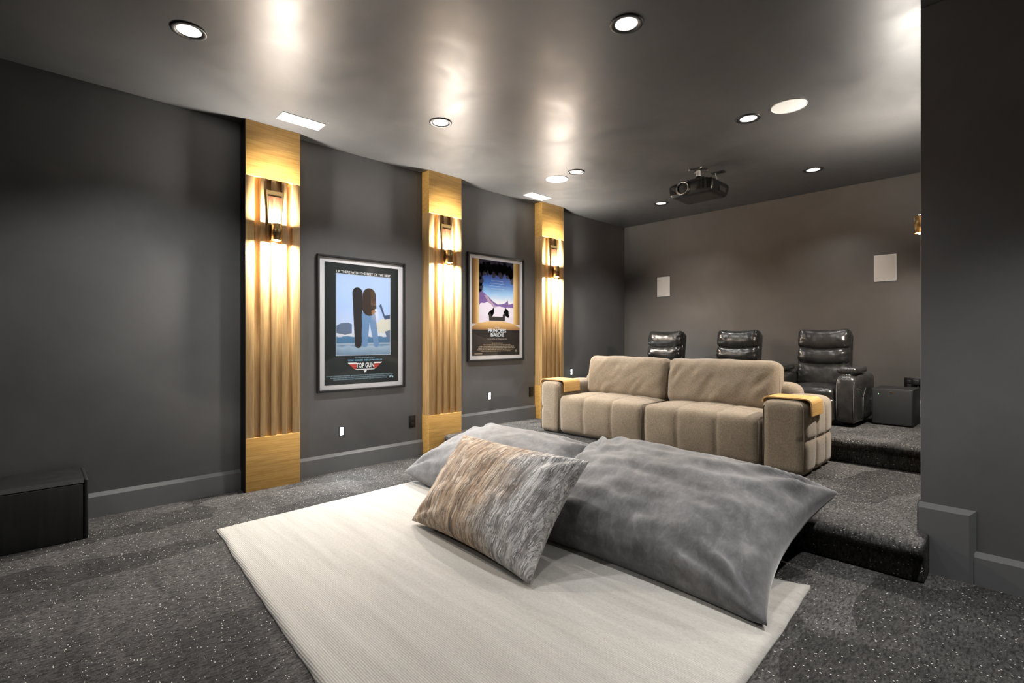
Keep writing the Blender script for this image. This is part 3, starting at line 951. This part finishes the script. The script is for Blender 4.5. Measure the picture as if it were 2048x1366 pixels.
# ---------------------------------------------------------------- floor pillows
def ground(x, y):
    """height of what the pillow lies on"""
    k = min(1, max(0, (x - 2.84) / .05))
    return .0165 + k * (Z1 + .004 - .0165)
def pillow(name, corners, T, pinch, mat, seed, wr, label, cat, group=None, n=(70, 56), bulge=2.6, power=.5, gfn=ground, loc=None, rotm=None, flange=None):
    """corners: front-right, back-right, back-left, front-left in world space"""
    P = [Vector(c) for c in corners]
    V, F, idx = [], [], {}
    NX, NY = n
    def par(i, N):
        t = -1 + 2 * i / N
        return sin(t * pi / 2) * .55 + t * .45
    def centre(u, v):
        u2 = u * (1 - pinch * (1 - v * v) * abs(u) ** 1.5)
        v2 = v * (1 - pinch * .8 * (1 - u * u) * abs(v) ** 1.5)
        a, b = (u2 + 1) / 2, (v2 + 1) / 2
        return P[0] * (1 - a) * (1 - b) + P[1] * (1 - a) * b + P[2] * a * b + P[3] * a * (1 - b)
    for sgn in (1, -1):
        for i in range(NX + 1):
            for j in range(NY + 1):
                edge = i in (0, NX) or j in (0, NY)
                if sgn < 0 and edge:
                    idx[sgn, i, j] = idx[1, i, j]; continue
                u, v = par(i, NX), par(j, NY)
                c = centre(u, v)
                nrm = (centre(u - .01, v) - centre(u + .01, v)).cross(centre(u, v + .01) - centre(u, v - .01)).normalized()
                if nrm.z < 0: nrm = -nrm
                t = T / 2 * max(0, (1 - abs(u) ** bulge) * (1 - abs(v) ** bulge)) ** power
                # wrinkles fan from the corners and fade into the middle
                w = 0
                for cu in (-1, 1):
                    for cv in (-1, 1):
                        du, dv = cu - u, cv - v
                        rr = hypot(du, dv)
                        ang = math.atan2(abs(dv) + 1e-6, abs(du) + 1e-6)
                        w += exp(-((rr - .40) / .34) ** 2) * sin(ang * 11 + seed + cu * 2 + cv + 3.0 * nz(u, v, seed, 2.0))
                ed = max(abs(u), abs(v))
                w2 = nz(u * 2.0 + seed, v * 3.2, seed, 1.6) * .9 + .5 * nz(u * 5 + seed, v * 7, seed, 1.3)
                gather = sin(u * 34 + 3 * nz(u * 3, v, seed, 2)) * exp(-((1 - abs(v)) / .10) ** 2) * (1 - abs(u)) \
                    + sin(v * 24 + 3 * nz(u, v * 3, seed, 2)) * exp(-((1 - abs(u)) / .10) ** 2) * (1 - abs(v))
                t += (wr * w + wr * .9 * w2 + wr * .45 * gather) * min(1, (1 - ed) * 7)
                p = c + nrm * (t * sgn)
                if gfn:
                    g = gfn(p.x, p.y) + (.0015 if sgn > 0 else 0)
                    if p.z < g: p.z = g + .0006 * (i % 2)
                idx[sgn, i, j] = len(V); V.append(p)
        for i in range(NX):
            for j in range(NY):
                F.append((idx[sgn, i, j], idx[sgn, i + 1, j], idx[sgn, i + 1, j + 1], idx[sgn, i, j + 1]))
    cen = Vector(loc) if loc else sum(P, Vector()) / 4
    if rotm is not None:
        R = rotm.to_3x3().transposed()
        V2 = [R @ (v - cen) for v in V]
        o = mesh(name, V2, F, mat, None, True, cen, rotm.to_euler())
    else:
        o = mesh(name, [v - cen for v in V], F, mat, None, True, cen)
    return tag(o, label, cat, group)

pillow('floor_pillow', [(2.015, .700, .035), (3.000, .690, .335), (2.930, 2.190, .385), (1.990, 2.180, .055)], .47, .12, M_suede, 1.3, .021,
       'big grey suede floor pillow at the right, in front of the bark-patterned cushion\'s right end', 'pillow', 'big grey floor pillows')
pillow('floor_pillow', [(2.020, 2.080, .045), (2.970, 2.000, .300), (2.930, 3.460, .300), (2.090, 3.400, .090)], .44, .10, M_suede, 4.1, .015,
       'big grey suede floor pillow at the left, half hidden behind the bark-patterned cushion', 'pillow', 'big grey floor pillows')

# bark-patterned cushion leaning on them
k0 = [Vector((1.598, 1.552, .030)), Vector((2.105, 1.610, .485)), Vector((2.085, 2.640, .485)), Vector((1.644, 2.590, .035))]
ex = (k0[0] - k0[3]).normalized()            # towards the silver end
ey = (k0[1] - k0[0]); ey = (ey - ex * ey.dot(ex)).normalized()
ez = ex.cross(ey)
Rm = Matrix((ex, ey, ez)).transposed().to_4x4()
pillow('patterned_cushion', k0, .30, .10, M_bark, 2.2, .008, 'tan and silver bark-patterned cushion leaning on the grey floor pillows', 'cushion',
       n=(64, 48), rotm=Rm, gfn=lambda x, y: .0155)

# ---------------------------------------------------------------- sofa
SX0, SX1 = 3.755, 4.41
SY0, SY1 = 1.062, 3.505
so = thing('sofa', 'taupe two-seat sofa with tufted seats on the lower carpeted platform', 'sofa', ((SX0 + SX1) / 2, (SY0 + SY1) / 2, Z1))
SB = ((SX0 + SX1) / 2, (SY0 + SY1) / 2, Z1)
def tuft(lines, depth=.010, w=.012):
    """lines: functions giving distance to each seam"""
    def f(p, n):
        d = 0
        for fn in lines:
            x = fn(p, n)
            if x is not None:
                d = max(d, exp(-(x / w) ** 2) * depth + exp(-(x / (w * 4.5)) ** 2) * depth * .9)
        return p - n * d
    return f
def make_seat(y0, y1, seed):
    sx, sy, sz = 4.34 - SX0, y1 - y0, .365
    t3 = sy / 6
    def lines_y(c):
        return lambda p, n: (p.y - c) if (n.z > -.2 and n.x < .6) else None
    def cross(p, n):
        return (p.x + .045) if n.z > .5 else None
    tf = tuft([lines_y(-t3), lines_y(t3), cross], .008, .006)
    def fn(p, n):
        a, b, c = p.x / (sx / 2), p.y / (sy / 2), p.z / (sz / 2)
        q = tf(p, n)
        if n.z > .3: q.z += .030 * max(0, (1 - a ** 2)) * max(0, 1 - abs(b) ** 3)
        if n.x < -.3: q.x -= .024 * max(0, 1 - b ** 4) * max(0, 1 - (c - .1) ** 2)
        q.z += .004 * nz(p.x + seed, p.y, p.z, 5)
        q.x += .003 * nz(p.x, p.y + seed, p.z, 6)
        return q
    o = rbox('seat', (sx, sy, sz), .05, M_linen, so, ((SX0 + 4.34) / 2 - SB[0], (y0 + y1) / 2 - SB[1], .012 + sz / 2), n=(26, 60, 10), fn=fn)
    # piped seam along the front corner edges
    g = []
    for s in (-1, 1):
        g.append(tube_geo([(-sx / 2 + .012, s * (sy / 2 - .012), -sz / 2 + .02), (-sx / 2 + .010, s * (sy / 2 - .012), 0), (-sx / 2 + .016, s * (sy / 2 - .014), sz / 2 - .03), (-sx / 2 + .04, s * (sy / 2 - .016), sz / 2 - .006), (0, s * (sy / 2 - .018), sz / 2 - .004), (sx / 2 - .06, s * (sy / 2 - .018), sz / 2 - .004)], .0035, 6))
    mesh('seam_piping', *merge(g), M_linen_seam, o, True)
    return o
make_seat(1.352, 2.308, 1.0)
make_seat(2.316, 3.252, 5.0)
def make_arm(y0, y1, outer):
    sx, sy, sz = SX1 - SX0, y1 - y0, .500
    def side(p, n):
        return n.y * outer > .3
    def v1(c): return lambda p, n: (p.x - c) if side(p, n) or (n.z > .4 and p.y * outer > .0) else None
    def hz(p, n): return (p.z + .01) if side(p, n) else None
    tf = tuft([v1(-sx / 6 + .01), v1(sx / 6 + .01), hz], .009, .006)
    def fn(p, n):
        q = tf(p, n)
        a, b, c = p.x / (sx / 2), p.y / (sy / 2), p.z / (sz / 2)
        if n.z > .3: q.z += .018 * (1 - b * b) * max(0, 1 - a ** 6)
        if side(p, n): q.y += outer * .014 * max(0, 1 - a ** 4) * max(0, 1 - c ** 4)
        q.y += .003 * nz(p.x, p.y, p.z + outer, 6)
        return q
    o = rbox('arm', (sx, sy, sz), .05, M_linen, so, (0, (y0 + y1) / 2 - SB[1], .006 + sz / 2 - .004), n=(44, 14, 30), fn=fn)
    g = []
    for s in (-1, 1):
        g.append(tube_geo([(-sx / 2 + .013, s * (sy / 2 - .012), -sz / 2 + .02), (-sx / 2 + .011, s * (sy / 2 - .011), 0), (-sx / 2 + .013, s * (sy / 2 - .013), sz / 2 - .045), (-sx / 2 + .018, s * (sy / 2 - .03), sz / 2 - .012)], .0035, 6))
    mesh('seam_piping', *merge(g), M_linen_seam, o, True)
make_arm(SY0, 1.346, -1)
make_arm(3.258, SY1, 1)
def backfn(p, n):
    q = Vector(p)
    if n.z > .3: q.z += .01 * (1 - (p.y / 1.05) ** 4)
    return q
rbox('backrest', (.20, 2.09, .585), .085, M_linen, so, (4.352 - SB[0], (1.245 + 3.335) / 2 - SB[1], .006 + .2925), n=(4, 40, 10), fn=backfn)
span('base', (SX0 + .03, SY0 + .03, Z1 + .001), (SX1 - .02, SY1 - .03, Z1 + .03), M_black, so, .003, SB)
def make_back_cushion(y0, y1, seed, lean):
    sx, sy, sz = .19, y1 - y0, .395
    def fn(p, n):
        a, b, c = p.x / (sx / 2), p.y / (sy / 2), p.z / (sz / 2)
        q = Vector(p)
        puff = max(0, 1 - b ** 4) * max(0, 1 - c ** 2)
        q.x += (.035 if p.x > 0 else -.045) * puff
        # slumped folds
        fold = nz(p.y * 2 + p.z * 3 + seed, p.z * 1.5 - p.y, seed, 2.6) + .5 * nz(p.y * 7 + p.z * 5, p.z * 3, seed, 2.0)
        q.x -= .012 * fold * (.3 + puff)
        q.x -= .006 * sin((p.y * 1.0 + p.z * .9) * 42 + 4 * nz(p.y, p.z, seed, 5)) * max(0, nz(p.y + seed, p.z, 3, 4)) * 2
        q.z += .012 * (1 - b * b) * (1 if p.z > 0 else -.6) * abs(c) + .006 * nz(p.y, p.x, seed, 9)
        q.z += .012 * abs(b) ** 6 * (1 if p.z > 0 else 0)
        q.y *= 1 - .02 * c * c
        return q
    o = rbox('back_cushion', (sx, sy, sz), .062, M_linen, so, (4.262 - SB[0], (y0 + y1) / 2 - SB[1], .555 - .0), (0, radians(lean), 0), n=(10, 56, 30), fn=fn)
    g = []
    for s in (-1, 1):
        g.append(tube_geo([(-.035, s * (sy / 2 - .006), -sz / 2 + .05), (-.045, s * (sy / 2 - .003), -.05), (-.045, s * (sy / 2 - .003), .05), (-.035, s * (sy / 2 - .006), sz / 2 - .05)], .003, 6))
    mesh('seam_piping', *merge(g), M_linen_seam, o, True)
make_back_cushion(1.372, 2.318, 2.0, 9)
make_back_cushion(2.330, 3.225, 6.0, 9)

def tray(loc, label):
    """bent plywood tray over the arm: short lip on the +y side, long drop on the -y side"""
    t = .010; w = .304; drop = .108; lip = .03; L = .245; rr = .03
    mid = []
    mid.append((w / 2 + .002, -lip - .006)); mid.append((w / 2, -rr))
    for k in range(1, 8):
        a = radians(90 * k / 8); mid.append((w / 2 - rr + rr * cos(a), -rr + rr * sin(a)))
    mid.append((w / 2 - rr, 0)); mid.append((-w / 2 + rr, 0))
    for k in range(1, 8):
        a = radians(90 + 90 * k / 8); mid.append((-w / 2 + rr + rr * cos(a), -rr + rr * sin(a)))
    mid.append((-w / 2, -rr)); mid.append((-w / 2 - .004, -drop))
    out, inn = [], []
    for i, p in enumerate(mid):
        a = mid[max(0, i - 1)]; b = mid[min(len(mid) - 1, i + 1)]
        tx_, tz_ = b[0] - a[0], b[1] - a[1]; l = hypot(tx_, tz_)
        nx_, nz_ = -tz_ / l, tx_ / l
        out.append((p[0] - nx_ * t, p[1] - nz_ * t)); inn.append(p)
    g = prism_geo(out + inn[::-1], 'x', -L / 2, L / 2)
    o = mesh('arm_tray', *g, M_ply, None, False, loc)
    m = o.modifiers.new('soften', 'BEVEL'); m.width = .002; m.segments = 2; m.limit_method = 'ANGLE'; m.angle_limit = radians(40)
    return tag(o, label, 'tray', 'bent plywood arm trays')
tray((3.925, 1.196, .708), 'bent plywood tray over the right arm of the taupe sofa')
tray((3.925, 3.380, .708), 'bent plywood tray over the left arm of the taupe sofa')

# ---------------------------------------------------------------- recliners
def make_recliner():
    """origin at the middle of the base on the floor, facing -x; front of the arms at x=-.37"""
    r = thing('recliner', '', 'recliner', (0, 0, 0), 0, 'black leather recliners along the back wall')
    span('base', (-.28, -.26, 0), (.30, .26, .06), M_black, r, .004)
    for s in (-1, 1):
        def armf(p, n):
            q = Vector(p)
            k = (p.z + .2) / .4
            if n.x < -.2: q.x -= .018 * sin(pi * min(1, max(0, k)))
            if abs(n.y) > .3: q.y += (1 if n.y > 0 else -1) * .012 * (1 - (p.x / .38) ** 2)
            q.z += .012 * (1 - (p.x / .36) ** 2) if n.z > .4 else 0
            return q
        a = rbox('arm', (.72, .150, .405), .045, M_leather, r, (-.005, s * .295, .03 + .2025), n=(16, 6, 12), fn=armf)
        rbox('arm_pad', (.40, .152, .062), .028, M_leather, a, (-.115, 0, .246), n=(8, 4, 0), fn=lambda p, n: Vector((p.x, p.y, p.z + .014 * (p.x > -.1) * (p.x + .1))))
        lathe('cup_holder', [(.044, 0), (.049, .004), (.049, .008), (.043, .009), (.040, .004)], M_chrome, a, (-.27, 0, .206), seg=28)
        st = []
        for t in (-1, 1):
            st.append(tube_geo([(-.365, t * .062, -.17), (-.376, t * .062, -.05), (-.372, t * .062, .06), (-.355, t * .062, .155)], .0022, 6))
        st.append(tube_geo([(-.33, s * .0775, .10), (-.26, s * .083, .09), (-.20, s * .0865, .055), (-.15, s * .088, .02), (-.10, s * .088, .06), (-.05, s * .087, .09)], .002, 6))
        st.append(tube_geo([(-.15, s * .088, .02), (-.15, s * .086, -.08), (-.15, s * .084, -.18)], .002, 6))
        mesh('stitching', *merge(st), bpy.data.materials.get('grey_thread') or plain('grey_thread', (.13, .13, .13), .6), a, True)
    def seatf(p, n):
        q = Vector(p)
        if n.z > .3: q.z += .025 * (1 - (p.x / .26) ** 2) * (1 - (p.y / .23) ** 2)
        if n.x < -.3: q.x -= .02 * (1 - (p.y / .23) ** 2)
        return q
    rbox('seat', (.50, .440, .17), .055, M_leather, r, (-.115, 0, .235), n=(12, 12, 3), fn=seatf)
    rbox('footrest', (.07, .436, .20), .03, M_leather, r, (-.345, 0, .135), n=(2, 12, 6), fn=lambda p, n: Vector((p.x - .012 * (1 - (p.y / .22) ** 2), p.y, p.z)))
    lean = radians(11)
    # back: shell behind, then three puffed rolls
    def shellf(p, n):
        k = (p.z + .3) / .6
        return Vector((p.x, p.y * (1 - .045 * max(0, k - .3)), p.z))
    rbox('back_shell', (.11, .462, .575), .05, M_leather, r, (.200, 0, .545), (0, lean, 0), n=(3, 14, 14), fn=shellf)
    def roll(nm, z0, z1, wdt, thick, puff, seed):
        h = z1 - z0
        def f(p, n):
            q = Vector(p)
            b, c = p.y / (wdt / 2), p.z / (h / 2)
            if n.x < .2:
                q.x -= puff * max(0, 1 - abs(b) ** 5) * max(0, 1 - c * c)
                q.x += .006 * nz(p.y * 2, p.z * 2, seed, 9) * abs(b) * 2
                q.x += .004 * sin(p.z * 120 + p.y * 30 + seed) * abs(b) ** 4
            q.z += -.020 * (1 - b * b) * (1 if p.z < 0 else .9)          # seams sag in the middle
            return q
        return rbox(nm, (thick, wdt, h + .02), min(.05, h * .42), M_leather, r, (.150 + (z0 + z1 - 1.09) / 2 * math.tan(lean), 0, (z0 + z1) / 2 + .01), (0, lean, 0), n=(3, 22, 10), fn=f)
    roll('headrest', .660, .835, .448, .12, .028, 1.0)
    roll('back_cushion', .515, .660, .440, .11, .030, 2.0)
    roll('lumbar_cushion', .300, .515, .435, .10, .022, 3.0)
    return r
rec = make_recliner()
XC = 5.345
rec.location = (XC, 3.075, Z2)
rec['label'] = 'black leather recliner at the left end of the back row, under the left wall speaker'
dup(rec, (XC, 2.215, Z2), 'black leather recliner in the middle of the back row')
dup(rec, (XC, 1.400, Z2), 'black leather recliner at the right end of the back row, beside the subwoofer')

# ---------------------------------------------------------------- subwoofer and low cabinet
s = thing('subwoofer', 'black boxy subwoofer with green light on the upper platform beside the recliner', 'subwoofer', (5.545, .845, Z2))
rbox('cabinet', (.375, .288, .312), .004, M_blackwood, s, (.004, 0, .006 + .156))
rbox('grille', (.014, .276, .298), .005, M_mesh, s, (-.188, 0, .162))
rbox('status_light', (.003, .005, .005), .001, M_green, s, (-.1965, .092, .272))
rbox('badge', (.003, .026, .005), .001, M_copper, s, (-.1965, 0, .292))
for a in (-1, 1):
    for b in (-1, 1):
        rbox('foot', (.03, .03, .008), .002, M_black, s, (a * .15, b * .11, .004))

cb = thing('low_cabinet', 'low black wood-grained cabinet against the left wall at the left edge', 'cabinet', (-.45, 3.89, 0))
span('body', (-.67, -.175, 0), (.655, .175, .318), M_blackwood, cb, .002)
span('front_panel', (-.67, -.192, .002), (.650, -.1755, .312), M_blackwood, cb, .002)
g = prism_geo([(-.192, .3185), (-.180, .340), (.178, .340), (.178, .3185)], 'x', -.67, .655)
mesh('top', *g, M_blackwood, cb)
span('end_panel', (.656, -.190, 0), (.674, .178, .336), M_blackwood, cb, .006)
